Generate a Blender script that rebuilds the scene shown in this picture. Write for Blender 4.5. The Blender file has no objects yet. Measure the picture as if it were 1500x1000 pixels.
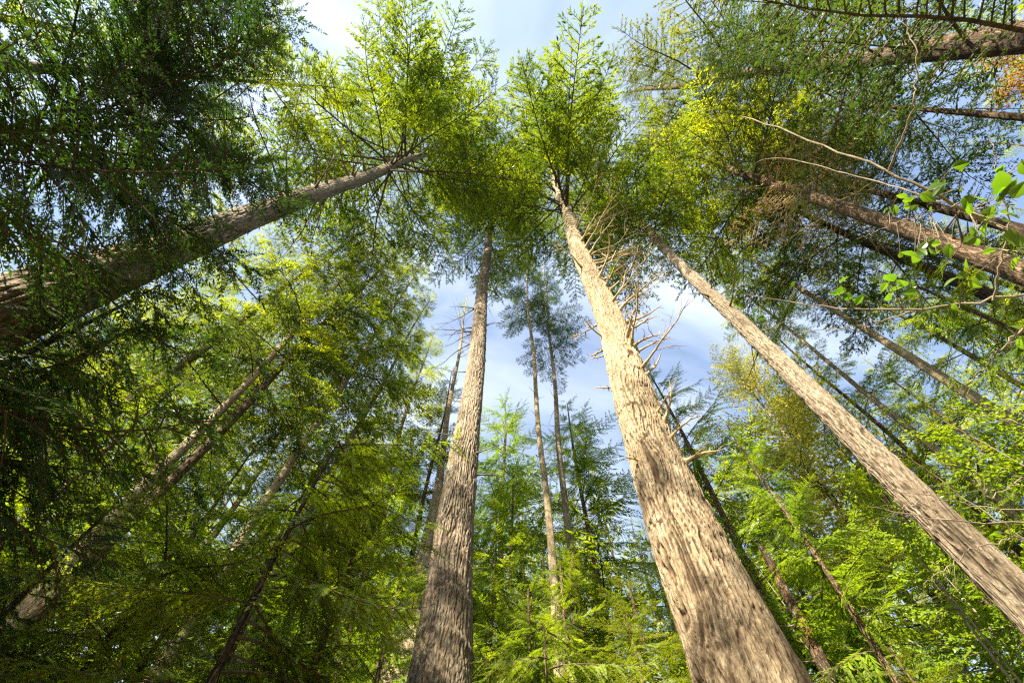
import bpy, math, numpy as np
from math import radians, sin, cos, pi
rng = np.random.default_rng(11)
U = lambda a, b, n=None: rng.uniform(a, b, n)

# ------------------------------------------------------------------ scene, camera, light
sc = bpy.context.scene
COL = sc.collection
F, CX, CY, PITCH, EYE = 667.0, 750.0, 500.0, radians(62.3), 1.6
cam_d = bpy.data.cameras.new("camera"); cam = bpy.data.objects.new("camera", cam_d); COL.objects.link(cam)
cam.location = (0, 0, EYE); cam.rotation_euler = (pi / 2 + PITCH, 0, 0)
cam_d.sensor_width = 36; cam_d.lens = 16.0; cam_d.clip_end = 2000; cam_d.clip_start = 0.05
sc.camera = cam
sc.view_settings.view_transform = 'Standard'; sc.view_settings.look = 'None'
sc.view_settings.exposure = 2.22; sc.view_settings.gamma = 1.0; sc.view_settings.use_curve_mapping = False
sc.cycles.use_denoising = False; sc.cycles.pixel_filter_type = 'BLACKMAN_HARRIS'; sc.cycles.filter_width = 1.3; sc.cycles.max_bounces = 6; sc.cycles.diffuse_bounces = 2; sc.cycles.glossy_bounces = 2
sc.cycles.transmission_bounces = 4; sc.cycles.transparent_max_bounces = 4
sc.cycles.caustics_reflective = False; sc.cycles.caustics_refractive = False

SUN_EL, SUN_AZ = radians(41), radians(211)          # azimuth clockwise from +Y
sdir = np.array([sin(SUN_AZ) * cos(SUN_EL), cos(SUN_AZ) * cos(SUN_EL), sin(SUN_EL)])
sun_d = bpy.data.lights.new("sun", 'SUN'); sun_d.energy = 5.0; sun_d.angle = radians(0.5); sun_d.color = (1.0, 0.88, 0.67)
sun = bpy.data.objects.new("sun", sun_d); COL.objects.link(sun)
from mathutils import Vector
sun.rotation_euler = Vector(sdir).to_track_quat('Z', 'Y').to_euler(); sun.location = (-30, -35, 60)

w = bpy.data.worlds.new("World"); sc.world = w; w.use_nodes = True
nt = w.node_tree; nt.nodes.clear()
out = nt.nodes.new('ShaderNodeOutputWorld'); bg = nt.nodes.new('ShaderNodeBackground')
sky = nt.nodes.new('ShaderNodeTexSky'); sky.sky_type = 'NISHITA'; sky.sun_disc = False
sky.sun_elevation = SUN_EL; sky.sun_rotation = SUN_AZ; sky.air_density = 1.0; sky.dust_density = 1.2; sky.ozone_density = 1.6
tc = nt.nodes.new('ShaderNodeTexCoord')
mp = nt.nodes.new('ShaderNodeMapping'); mp.inputs['Scale'].default_value = (1.2, 2.2, 1.2)
cn = nt.nodes.new('ShaderNodeTexNoise'); cn.inputs['Scale'].default_value = 1.6; cn.inputs['Detail'].default_value = 5; cn.inputs['Distortion'].default_value = 0.6
cr = nt.nodes.new('ShaderNodeValToRGB'); cr.color_ramp.elements[0].position = 0.42; cr.color_ramp.elements[1].position = 0.70
cr.color_ramp.elements[0].color = (0.08, 0.08, 0.08, 1); cr.color_ramp.elements[1].color = (0.60, 0.60, 0.60, 1)
mx = nt.nodes.new('ShaderNodeMixRGB'); mx.inputs['Color2'].default_value = (4.1, 4.5, 5.1, 1)
nt.links.new(tc.outputs['Generated'], mp.inputs['Vector']); nt.links.new(mp.outputs['Vector'], cn.inputs['Vector'])
nt.links.new(cn.outputs['Fac'], cr.inputs['Fac']); nt.links.new(cr.outputs['Color'], mx.inputs['Fac'])
nt.links.new(sky.outputs['Color'], mx.inputs['Color1']); nt.links.new(mx.outputs['Color'], bg.inputs['Color'])
bg.inputs['Strength'].default_value = 0.08
nt.links.new(bg.outputs['Background'], out.inputs['Surface'])

_f = np.array([0, cos(PITCH), sin(PITCH)]); _u = np.array([0, -sin(PITCH), cos(PITCH)]); _r = np.array([1.0, 0, 0])
CAMP = np.array([0, 0, EYE])
def ray(px, py):
    return _f + (px - CX) / F * _r + (CY - py) / F * _u
def at(px, py, d):                                   # point at horizontal distance d
    v = ray(px, py); return CAMP + v * (d / math.hypot(v[0], v[1]))
def over(px, py, p0):                                # point of that ray nearest to the plumb line through p0
    v = ray(px, py); h = v[:2]; t = max(0.1, np.dot(h, p0[:2]) / np.dot(h, h)); return CAMP + v * t

# ------------------------------------------------------------------ materials
def nodes(name):
    m = bpy.data.materials.new(name); m.use_nodes = True
    t = m.node_tree; t.nodes.clear()
    return m, t, t.nodes.new('ShaderNodeOutputMaterial')
def leaf_mat(name, c1, c2, trans, tfac=0.45, old=None):
    m, t, o = nodes(name); N = t.nodes.new; L = t.links.new
    geo = N('ShaderNodeNewGeometry'); tc = N('ShaderNodeTexCoord')
    no = N('ShaderNodeTexNoise'); no.inputs['Scale'].default_value = 0.55; no.inputs['Detail'].default_value = 3
    L(tc.outputs['Object'], no.inputs['Vector'])
    add = N('ShaderNodeMath'); add.operation = 'MULTIPLY_ADD'; add.inputs[1].default_value = 0.42; 
    L(geo.outputs['Random Per Island'], add.inputs[0])
    sub = N('ShaderNodeMath'); sub.operation = 'MULTIPLY_ADD'; sub.inputs[1].default_value = 2.6; sub.inputs[2].default_value = -1.0
    L(no.outputs['Fac'], sub.inputs[0]); L(sub.outputs[0], add.inputs[2])
    ra = N('ShaderNodeValToRGB'); e = ra.color_ramp.elements
    e[0].position = 0.1; e[0].color = (*c1, 1); e[1].position = 0.9; e[1].color = (*c2, 1)
    if old: k = ra.color_ramp.elements.new(1.0); k.color = (*old, 1)
    L(add.outputs[0], ra.inputs['Fac'])
    p = N('ShaderNodeBsdfPrincipled'); p.inputs['Roughness'].default_value = 0.42; p.inputs['Specular IOR Level'].default_value = 0.5
    L(ra.outputs['Color'], p.inputs['Base Color'])
    tr = N('ShaderNodeBsdfTranslucent')
    mu = N('ShaderNodeMixRGB'); mu.blend_type = 'MULTIPLY'; mu.inputs['Fac'].default_value = 1; mu.inputs['Color2'].default_value = (*trans, 1)
    L(ra.outputs['Color'], mu.inputs['Color1']); L(mu.outputs['Color'], tr.inputs['Color'])
    mi = N('ShaderNodeMixShader'); mi.inputs['Fac'].default_value = tfac
    L(p.outputs[0], mi.inputs[1]); L(tr.outputs[0], mi.inputs[2]); L(mi.outputs[0], o.inputs['Surface'])
    return m
def bark_mat(name, ridge, furrow, lichen, lich=0.5, su=9.0, sv=1.6, bump=0.35, geo_furrow=False, specks=0.0, moss=None):
    m, t, o = nodes(name); N = t.nodes.new; L = t.links.new
    uv = N('ShaderNodeUVMap'); mp = N('ShaderNodeMapping'); mp.inputs['Scale'].default_value = (su, sv, 1)
    L(uv.outputs['UV'], mp.inputs['Vector'])
    n1 = N('ShaderNodeTexNoise'); n1.inputs['Scale'].default_value = 1.3; n1.inputs['Detail'].default_value = 3
    L(mp.outputs['Vector'], n1.inputs['Vector'])
    vm = N('ShaderNodeVectorMath'); vm.operation = 'MULTIPLY_ADD'; vm.inputs[1].default_value = (1.5, 1.5, 0); L(n1.outputs['Color'], vm.inputs[0]); L(mp.outputs['Vector'], vm.inputs[2])
    def plates(scale, lo, hi):
        vo = N('ShaderNodeTexVoronoi'); vo.feature = 'DISTANCE_TO_EDGE'; vo.inputs['Scale'].default_value = scale; vo.inputs['Randomness'].default_value = 1.0
        L(vm.outputs[0], vo.inputs['Vector']); r_ = N('ShaderNodeMapRange'); r_.interpolation_type = 'SMOOTHSTEP'
        r_.inputs['From Min'].default_value = lo; r_.inputs['From Max'].default_value = hi; L(vo.outputs['Distance'], r_.inputs['Value']); return r_
    pa = plates(1.0, .0, .16); pb_ = plates(2.3, -.05, .16)
    cr = N('ShaderNodeMath'); cr.operation = 'MULTIPLY'; L(pa.outputs[0], cr.inputs[0]); L(pb_.outputs[0], cr.inputs[1])
    fac = cr.outputs[0]
    n2 = N('ShaderNodeTexNoise'); n2.inputs['Scale'].default_value = 1; n2.inputs['Detail'].default_value = 5; n2.inputs['Roughness'].default_value = .7; m2 = N('ShaderNodeMapping'); m2.inputs['Scale'].default_value = (48, 13, 1); L(uv.outputs['UV'], m2.inputs['Vector']); L(m2.outputs[0], n2.inputs['Vector'])
    n3 = N('ShaderNodeTexNoise'); n3.inputs['Scale'].default_value = 1; n3.inputs['Detail'].default_value = 6; n3.inputs['Roughness'].default_value = 0.75; m3 = N('ShaderNodeMapping'); m3.inputs['Scale'].default_value = (7, 1.6, 1); L(uv.outputs['UV'], m3.inputs['Vector']); L(m3.outputs[0], n3.inputs['Vector'])
    if geo_furrow:
        at_ = N('ShaderNodeAttribute'); at_.attribute_name = 'furrow'
        mn = N('ShaderNodeMath'); mn.operation = 'MULTIPLY'; iv = N('ShaderNodeMath'); iv.operation = 'SUBTRACT'; iv.inputs[0].default_value = 1.0
        L(at_.outputs['Fac'], iv.inputs[1]); L(iv.outputs[0], mn.inputs[0])
        half = N('ShaderNodeMath'); half.operation = 'MULTIPLY_ADD'; half.inputs[1].default_value = 0.3; half.inputs[2].default_value = 0.7
        L(fac, half.inputs[0]); L(half.outputs[0], mn.inputs[1]); fac = mn.outputs[0]
    c = N('ShaderNodeMixRGB'); c.inputs['Color1'].default_value = (*furrow, 1); c.inputs['Color2'].default_value = (*ridge, 1); L(fac, c.inputs['Fac'])
    lr = N('ShaderNodeMapRange'); lr.inputs['From Min'].default_value = 0.48; lr.inputs['From Max'].default_value = 0.68; lr.inputs['To Max'].default_value = lich; L(n3.outputs['Fac'], lr.inputs['Value'])
    lm = N('ShaderNodeMath'); lm.operation = 'MULTIPLY'; L(lr.outputs[0], lm.inputs[0]); L(fac, lm.inputs[1])
    c2 = N('ShaderNodeMixRGB'); c2.inputs['Color2'].default_value = (*lichen, 1); L(c.outputs[0], c2.inputs['Color1']); L(lm.outputs[0], c2.inputs['Fac'])
    g = N('ShaderNodeMapRange'); g.inputs['From Min'].default_value = .3; g.inputs['From Max'].default_value = .7; g.inputs['To Min'].default_value = 0.45; g.inputs['To Max'].default_value = 1.4; L(n2.outputs['Fac'], g.inputs['Value'])
    c3 = N('ShaderNodeMixRGB'); c3.blend_type = 'MULTIPLY'; c3.inputs['Fac'].default_value = 1; L(c2.outputs[0], c3.inputs['Color1']); L(g.outputs[0], c3.inputs['Color2'])
    last = c3.outputs[0]
    n5 = N('ShaderNodeTexNoise'); n5.inputs['Scale'].default_value = 1; n5.inputs['Detail'].default_value = 5; n5.inputs['Roughness'].default_value = .65; n5.inputs['Distortion'].default_value = .8
    m5 = N('ShaderNodeMapping'); m5.inputs['Scale'].default_value = (3.2, .45, 1); m5.inputs['Location'].default_value = (7, 3, 0); L(uv.outputs['UV'], m5.inputs['Vector']); L(m5.outputs[0], n5.inputs['Vector'])
    st = N('ShaderNodeValToRGB'); st.color_ramp.elements[0].position = .36; st.color_ramp.elements[0].color = (.55, .53, .47, 1); st.color_ramp.elements[1].position = .60; st.color_ramp.elements[1].color = (1.12, 1.10, 1.06, 1); L(n5.outputs['Fac'], st.inputs['Fac'])
    c6 = N('ShaderNodeMixRGB'); c6.blend_type = 'MULTIPLY'; c6.inputs['Fac'].default_value = .85; L(last, c6.inputs['Color1']); L(st.outputs[0], c6.inputs['Color2']); last = c6.outputs[0]
    if geo_furrow:                                                           # bark colour multiplied darker low down, left paler above
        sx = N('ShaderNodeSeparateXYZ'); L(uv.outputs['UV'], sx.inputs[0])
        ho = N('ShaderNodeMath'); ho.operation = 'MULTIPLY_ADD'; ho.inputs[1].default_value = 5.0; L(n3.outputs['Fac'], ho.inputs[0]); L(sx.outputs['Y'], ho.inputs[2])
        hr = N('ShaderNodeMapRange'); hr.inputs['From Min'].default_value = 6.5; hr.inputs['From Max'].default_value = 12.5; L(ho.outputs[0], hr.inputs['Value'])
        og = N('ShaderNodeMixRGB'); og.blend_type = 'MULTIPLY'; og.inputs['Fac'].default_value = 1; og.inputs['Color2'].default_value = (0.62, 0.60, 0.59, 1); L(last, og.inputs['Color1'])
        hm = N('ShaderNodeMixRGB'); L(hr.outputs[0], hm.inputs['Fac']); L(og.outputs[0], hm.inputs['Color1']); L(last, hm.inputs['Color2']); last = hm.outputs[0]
    if specks:
        vp = N('ShaderNodeMapping'); vp.inputs['Scale'].default_value = (13, 7, 1); L(uv.outputs['UV'], vp.inputs['Vector'])
        vo = N('ShaderNodeTexVoronoi'); vo.inputs['Scale'].default_value = 1.0; L(vp.outputs['Vector'], vo.inputs['Vector'])
        sr = N('ShaderNodeMapRange'); sr.inputs['From Min'].default_value = 0.09; sr.inputs['From Max'].default_value = 0.19; sr.inputs['To Min'].default_value = 1.0; sr.inputs['To Max'].default_value = 0.0
        L(vo.outputs['Distance'], sr.inputs['Value'])
        sep = N('ShaderNodeSeparateColor'); L(vo.outputs['Color'], sep.inputs[0])
        gt = N('ShaderNodeMath'); gt.operation = 'GREATER_THAN'; gt.inputs[1].default_value = 1.0 - specks; L(sep.outputs[0], gt.inputs[0])
        sm = N('ShaderNodeMath'); sm.operation = 'MULTIPLY'; L(sr.outputs[0], sm.inputs[0]); L(gt.outputs[0], sm.inputs[1])
        c4 = N('ShaderNodeMixRGB'); c4.inputs['Color2'].default_value = (0.035, 0.022, 0.014, 1); L(last, c4.inputs['Color1']); L(sm.outputs[0], c4.inputs['Fac']); last = c4.outputs[0]
    if moss:
        mr = N('ShaderNodeMapRange'); mr.inputs['From Min'].default_value = 0.52; mr.inputs['From Max'].default_value = 0.62; mr.inputs['To Max'].default_value = 0.75
        n4 = N('ShaderNodeTexNoise'); n4.inputs['Scale'].default_value = 1.1; n4.inputs['Detail'].default_value = 6; L(uv.outputs['UV'], n4.inputs['Vector']); L(n4.outputs['Fac'], mr.inputs['Value'])
        c5 = N('ShaderNodeMixRGB'); c5.inputs['Color2'].default_value = (*moss, 1); L(last, c5.inputs['Color1']); L(mr.outputs[0], c5.inputs['Fac']); last = c5.outputs[0]
    p = N('ShaderNodeBsdfPrincipled'); p.inputs['Roughness'].default_value = 0.9; p.inputs['Specular IOR Level'].default_value = 0.15
    L(last, p.inputs['Base Color'])
    hs = N('ShaderNodeMath'); hs.operation = 'MULTIPLY_ADD'; hs.inputs[1].default_value = 0.35; L(n2.outputs['Fac'], hs.inputs[0]); L(fac, hs.inputs[2])
    bu = N('ShaderNodeBump'); bu.inputs['Strength'].default_value = 0.9; bu.inputs['Distance'].default_value = bump * 0.1; L(hs.outputs[0], bu.inputs['Height'])
    L(bu.outputs[0], p.inputs['Normal']); L(p.outputs[0], o.inputs['Surface'])
    return m
def wood_mat(name, c1, c2, sc_=6.0):
    m, t, o = nodes(name); N = t.nodes.new; L = t.links.new
    tc = N('ShaderNodeTexCoord'); n = N('ShaderNodeTexNoise'); n.inputs['Scale'].default_value = sc_; n.inputs['Detail'].default_value = 5; n.inputs['Roughness'].default_value = 0.7
    L(tc.outputs['Object'], n.inputs['Vector'])
    r = N('ShaderNodeValToRGB'); r.color_ramp.elements[0].position = 0.35; r.color_ramp.elements[1].position = 0.65
    r.color_ramp.elements[0].color = (*c1, 1); r.color_ramp.elements[1].color = (*c2, 1); L(n.outputs['Fac'], r.inputs['Fac'])
    p = N('ShaderNodeBsdfPrincipled'); p.inputs['Roughness'].default_value = 0.9; p.inputs['Specular IOR Level'].default_value = 0.15
    bu = N('ShaderNodeBump'); bu.inputs['Strength'].default_value = 0.6; bu.inputs['Distance'].default_value = 0.02; L(n.outputs['Fac'], bu.inputs['Height'])
    L(bu.outputs[0], p.inputs['Normal']); L(r.outputs[0], p.inputs['Base Color']); L(p.outputs[0], o.inputs['Surface'])
    return m

M = dict(
    fir=leaf_mat("fir_needles", (0.040, 0.084, 0.010), (0.175, 0.24, 0.017), (2.0, 1.85, 0.5)),
    olive=leaf_mat("mossy_needles", (0.085, 0.135, 0.014), (0.26, 0.32, 0.03), (1.9, 1.8, 0.6), 0.45),
    olivedark=leaf_mat("grey_olive_needles", (0.045, 0.072, 0.012), (0.15, 0.18, 0.026), (1.7, 1.6, 0.7)),
    bright=leaf_mat("hemlock_needles", (0.085, 0.15, 0.013), (0.28, 0.33, 0.018), (2.0, 1.85, 0.5)),
    dark=leaf_mat("shaded_fir_needles", (0.022, 0.050, 0.012), (0.085, 0.13, 0.018), (1.5, 1.6, 0.8), 0.35),  # fir green darkened, shade on the boughs put into the colour
    cedar=leaf_mat("cedar_scales", (0.046, 0.10, 0.014), (0.21, 0.28, 0.02), (2.2, 2.05, 0.5), 0.48),
    cedar_shade=leaf_mat("shaded_cedar_scales", (0.014, 0.040, 0.012), (0.052, 0.105, 0.018), (1.6, 1.6, 0.6), 0.35),  # cedar green darkened, shade of the left side carried by the colour
    cedar_lime=leaf_mat("sunlit_lime_cedar", (0.08, 0.16, 0.013), (0.24, 0.33, 0.018), (1.6, 1.6, 0.6), 0.42),  # lime foliage; on left background cedars the colour also stands for sunlight
    broad=leaf_mat("broad_leaves", (0.085, 0.155, 0.012), (0.20, 0.28, 0.018), (1.7, 1.7, 0.5), 0.5),
    yellow=leaf_mat("pale_yellow_leaves", (0.30, 0.31, 0.05), (0.55, 0.50, 0.10), (1.2, 1.2, 0.7), 0.5),
    orange=leaf_mat("autumn_leaves", (0.16, 0.075, 0.018), (0.32, 0.17, 0.04), (1.3, 1.2, 0.8), 0.5),
    hazel=leaf_mat("hazel_leaves", (0.05, 0.11, 0.010), (0.12, 0.20, 0.018), (1.6, 1.7, 0.5), 0.5),
    brownneedle=leaf_mat("dead_needles", (0.28, 0.185, 0.09), (0.46, 0.33, 0.17), (1.1, 1.0, 0.8), 0.3),
    twig=wood_mat("twig_wood", (0.045, 0.032, 0.022), (0.12, 0.09, 0.06)),
    dead=wood_mat("dead_wood", (0.26, 0.19, 0.10), (0.50, 0.41, 0.24), 9),
    deadgrey=wood_mat("grey_dead_wood", (0.09, 0.075, 0.055), (0.20, 0.165, 0.12), 9),
    stem=wood_mat("pale_stem_bark", (0.11, 0.09, 0.065), (0.26, 0.225, 0.165), 7),
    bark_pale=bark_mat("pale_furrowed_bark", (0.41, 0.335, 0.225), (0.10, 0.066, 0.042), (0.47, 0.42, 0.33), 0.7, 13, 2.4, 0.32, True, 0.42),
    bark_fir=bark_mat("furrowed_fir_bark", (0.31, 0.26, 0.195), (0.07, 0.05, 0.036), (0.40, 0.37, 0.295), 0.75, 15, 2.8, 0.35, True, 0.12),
    bark_grey=bark_mat("grey_bark", (0.30, 0.26, 0.20), (0.10, 0.075, 0.05), (0.36, 0.33, 0.26), 0.5, 12, 3.0, 0.3, False, 0.18),
    bark_brown=bark_mat("brown_bark", (0.26, 0.185, 0.12), (0.075, 0.05, 0.032), (0.31, 0.26, 0.19), 0.4, 12, 2.6, 0.35, False, 0.15),
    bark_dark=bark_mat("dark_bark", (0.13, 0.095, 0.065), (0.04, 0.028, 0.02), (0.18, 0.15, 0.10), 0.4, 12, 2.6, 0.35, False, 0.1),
    bark_moss=bark_mat("mossy_bark", (0.28, 0.215, 0.14), (0.085, 0.06, 0.035), (0.33, 0.28, 0.19), 0.5, 12, 2.6, 0.35, False, 0.1, (0.14, 0.14, 0.04)),
    bark_snag=bark_mat("rotten_bark", (0.12, 0.085, 0.055), (0.045, 0.03, 0.02), (0.36, 0.34, 0.29), 0.8, 8, 3.0, 0.4, False, 0.1, (0.24, 0.11, 0.04)),
)
def ground_mat():
    m, t, o = nodes("forest_floor"); N = t.nodes.new; L = t.links.new
    tc = N('ShaderNodeTexCoord'); n = N('ShaderNodeTexNoise'); n.inputs['Scale'].default_value = 0.9; n.inputs['Detail'].default_value = 8; n.inputs['Roughness'].default_value = 0.7
    L(tc.outputs['Object'], n.inputs['Vector']); r = N('ShaderNodeValToRGB')
    r.color_ramp.elements[0].color = (0.035, 0.026, 0.016, 1); r.color_ramp.elements[1].color = (0.10, 0.085, 0.04, 1)
    L(n.outputs['Fac'], r.inputs['Fac']); p = N('ShaderNodeBsdfPrincipled'); p.inputs['Roughness'].default_value = 0.95
    L(r.outputs[0], p.inputs['Base Color']); L(p.outputs[0], o.inputs['Surface']); return m

# ------------------------------------------------------------------ geometry store (quads only)
class Geo:
    def __init__(s): s.v = []; s.f = []; s.m = []; s.uv = []; s.n = 0
    def add(s, V, Fq, mi=0, uv=None):
        V = np.asarray(V, np.float32).reshape(-1, 3); Fq = np.asarray(Fq, np.int64).reshape(-1, 4)
        s.v.append(V); s.f.append(Fq + s.n); s.m.append(np.full(len(Fq), mi, np.int32)); s.n += len(V)
        s.uv.append(np.zeros((len(Fq), 4, 2), np.float32) if uv is None else np.asarray(uv, np.float32).reshape(-1, 4, 2))
    def quads(s, Q, mi=0):
        Q = np.asarray(Q, np.float32).reshape(-1, 4, 3); s.add(Q.reshape(-1, 3), np.arange(len(Q) * 4).reshape(-1, 4), mi)
    def tube(s, pts, rad, sides=5, mi=0, cap=True):
        V, Fq = tube_vf(np.asarray(pts, float), np.asarray(rad, float), sides); s.add(V, Fq, mi)
    def mesh(s, name, mats, smooth=False, uv=False):
        V = np.concatenate(s.v); Q = np.concatenate(s.f).astype(np.int32); mi = np.concatenate(s.m)
        me = bpy.data.meshes.new(name)
        me.vertices.add(len(V)); me.vertices.foreach_set('co', V.ravel())
        me.loops.add(len(Q) * 4); me.loops.foreach_set('vertex_index', Q.ravel())
        me.polygons.add(len(Q)); me.polygons.foreach_set('loop_start', np.arange(0, len(Q) * 4, 4, dtype=np.int32))
        me.polygons.foreach_set('material_index', mi)
        me.polygons.foreach_set('use_smooth', np.full(len(Q), smooth, bool))
        for k in mats: me.materials.append(k)
        if uv:
            l = me.uv_layers.new(name='UVMap'); l.data.foreach_set('uv', np.concatenate(s.uv).ravel())
        me.update(calc_edges=True)
        return me
def tube_vf(P, R, sides):
    n = len(P); T = np.gradient(P, axis=0); T /= np.linalg.norm(T, axis=1, keepdims=True) + 1e-9
    ref = np.array([0, 0, 1.0]) if abs(T[:, 2]).mean() < 0.8 else np.array([1.0, 0, 0])
    A = np.cross(T, ref); A /= np.linalg.norm(A, axis=1, keepdims=True) + 1e-9; B = np.cross(T, A)
    th = np.arange(sides) * 2 * pi / sides
    V = P[:, None] + R[:, None, None] * (np.cos(th)[None, :, None] * A[:, None] + np.sin(th)[None, :, None] * B[:, None])
    i = np.arange(n - 1)[:, None] * sides; j = np.arange(sides)[None]; k = (j + 1) % sides
    Fq = np.stack([i + j, i + k, i + sides + k, i + sides + j], -1).reshape(-1, 4)
    return V.reshape(-1, 3), Fq

def obj(name, me, parent=None, loc=(0, 0, 0), rz=0, scale=None):
    o = bpy.data.objects.new(name, me); COL.objects.link(o); o.location = loc; o.rotation_euler = (0, 0, rz)
    if scale is not None: o.scale = scale
    if parent is not None: o.parent = parent
    return o
def tag(o, label=None, cat=None, group=None, kind=None):
    if label: o['label'] = label
    if cat: o['category'] = cat
    if group: o['group'] = group
    if kind: o['kind'] = kind
    return o
def thing(name, label, cat, loc, group=None):
    return tag(obj(name, None, None, tuple(map(float, loc))), label, cat, group)

# ------------------------------------------------------------------ noise
def vnoise(u, v, pu, seed):
    r = np.random.default_rng(seed); nv = 257; T = r.random((pu, nv))
    iu = np.floor(u).astype(int); iv = np.floor(v).astype(int); fu = u - iu; fv = v - iv
    fu = fu * fu * (3 - 2 * fu); fv = fv * fv * (3 - 2 * fv)
    g = lambda a, b: T[a % pu, b % nv]
    return (g(iu, iv) * (1 - fu) + g(iu + 1, iv) * fu) * (1 - fv) + (g(iu, iv + 1) * (1 - fu) + g(iu + 1, iv + 1) * fu) * fv
def vor(u, v, pu, seed):
    """distance to the nearest cell border (F2 - F1), periodic in u"""
    r = np.random.default_rng(seed); A = r.random((pu, 257, 2)); iu = np.floor(u).astype(int); iv = np.floor(v).astype(int)
    d1 = np.full(u.shape, 9.0); d2 = np.full(u.shape, 9.0)
    for du in (-1, 0, 1):
        for dv in (-1, 0, 1):
            q = A[(iu + du) % pu, (iv + dv) % 257]; d = np.hypot(iu + du + q[..., 0] - u, iv + dv + q[..., 1] - v)
            d2 = np.where(d < d1, d1, np.minimum(d2, d)); d1 = np.minimum(d1, d)
    return d2 - d1
def sstep(x, a, b):
    t = np.clip((x - a) / (b - a), 0, 1); return t * t * (3 - 2 * t)

# ------------------------------------------------------------------ foliage templates: (leaf quads (n,4,3), wood verts, wood faces), unit length along +x
def rhombs(base, dirn, length, width, normal, fold=0.0):
    """leaf-shaped quads from base points along dirn"""
    side = np.cross(normal, dirn); side /= np.linalg.norm(side, axis=-1, keepdims=True) + 1e-9
    L = length[:, None]; W = width[:, None]
    mid = base + dirn * L * 0.45 - normal * L * fold
    return np.stack([base, mid - side * W * 0.5, base + dirn * L, mid + side * W * 0.5], 1)
def norm(a): return a / (np.linalg.norm(a, axis=-1, keepdims=True) + 1e-9)

def axis_curve(droop, tipup, wob, seed):
    r = np.random.default_rng(seed); a, b = r.uniform(-1, 1, 2)
    def f(t):
        t = np.asarray(t, float)
        return np.stack([t, wob * (a * np.sin(3 * t) * t + b * 0.4 * np.sin(7 * t) * t), -droop * t ** 1.6 + tipup * t ** 4], -1)
    return f
def fir_branch(seed, ntw=30, spacing=0.017, leaf=0.042, lw=0.3, bare=0.16, droop=0.16, tipup=0.06, spread=0.40, wood_r=0.0075, twigs=True, ang=(48, 68), hang=0.25, fork=True, tight=1.0):
    r = np.random.default_rng(seed); W = Geo(); f = axis_curve(droop, tipup, 0.11, seed)
    ts = np.linspace(0, 1, 7); W.tube(f(ts), wood_r * (1 - 0.85 * ts), 4)
    bases, dirs, norms, lens = [], [], [], []
    tt = bare + (0.985 - bare) * (np.arange(ntw) + r.uniform(-.3, .3, ntw)) / ntw
    axes = []
    for i, t in enumerate(tt):
        if r.random() < 0.07: continue
        s = 1 if i % 2 else -1
        l = spread * (1.03 - t) ** 0.8 * (0.45 + 0.55 * sstep(t, bare - .1, bare + .3)) * r.uniform(0.6, 1.2) + 0.04
        a = radians(r.uniform(*ang)); p = f(t)
        d = np.array([cos(a), s * sin(a), r.uniform(-.22, .12)]); d /= np.linalg.norm(d)
        axes.append((p, d, l, 0))
        if fork and l > 0.16:
            for _ in range(2):
                q = r.uniform(.25, .75); b = radians(r.uniform(25, 50)) * r.choice([-1, 1])
                d2 = np.array([d[0] * cos(b) - d[1] * sin(b), d[0] * sin(b) + d[1] * cos(b), d[2] - .05]); 
                axes.append((p + d * l * q + np.array([0, 0, -hang * (l * q) ** 2 * 2]), d2, l * (1 - q) * r.uniform(.6, .95), 1))
    axes.append((f(0.9), np.array([1.0, 0, 0.05]), 0.13, 0))
    for p, d, l, lev in axes:
        n = max(3, int(l / spacing)); q = (np.arange(n) + 0.5) / n
        pts = p + d * (l * q)[:, None]; pts[:, 2] -= hang * (l * q) ** 2 * 2
        if twigs:
            e = np.array([0, .5, 1.0]); ep = p + d * (l * e)[:, None]; ep[:, 2] -= hang * (l * e) ** 2 * 2
            W.tube(ep, np.array([.0028, .002, .0006]) * (1 if lev == 0 else .7) * (0.5 + 2 * l), 3)
        up = norm(np.array([0, 0, 1.0]) + r.normal(0, .25, 3)); sd = norm(np.cross(up, d))
        for s in (-1, 1):
            a = np.radians(r.uniform(25, 60, n) * (.5 + .5 * tight))[:, None]
            dd = d * np.cos(a) + s * sd * np.sin(a) + r.normal(0, .18 * tight, (n, 3)); dd[:, 2] -= 0.08
            bases.append(pts + r.normal(0, .003, (n, 3))); dirs.append(norm(dd)); norms.append(norm(up + r.normal(0, .45, (n, 3)))); lens.append(leaf * r.uniform(.6, 1.25, n))
        bases.append(pts[-1:]); dirs.append(norm(d)[None]); norms.append(up[None]); lens.append(np.array([leaf * 1.2]))
    B, D, Nn, Ln = map(np.concatenate, (bases, dirs, norms, lens))
    Q = rhombs(B, D, Ln, Ln * lw * r.uniform(.7, 1.3, len(Ln)), Nn, 0.06)
    return Q.astype(np.float32), np.concatenate(W.v), np.concatenate(W.f)
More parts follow.
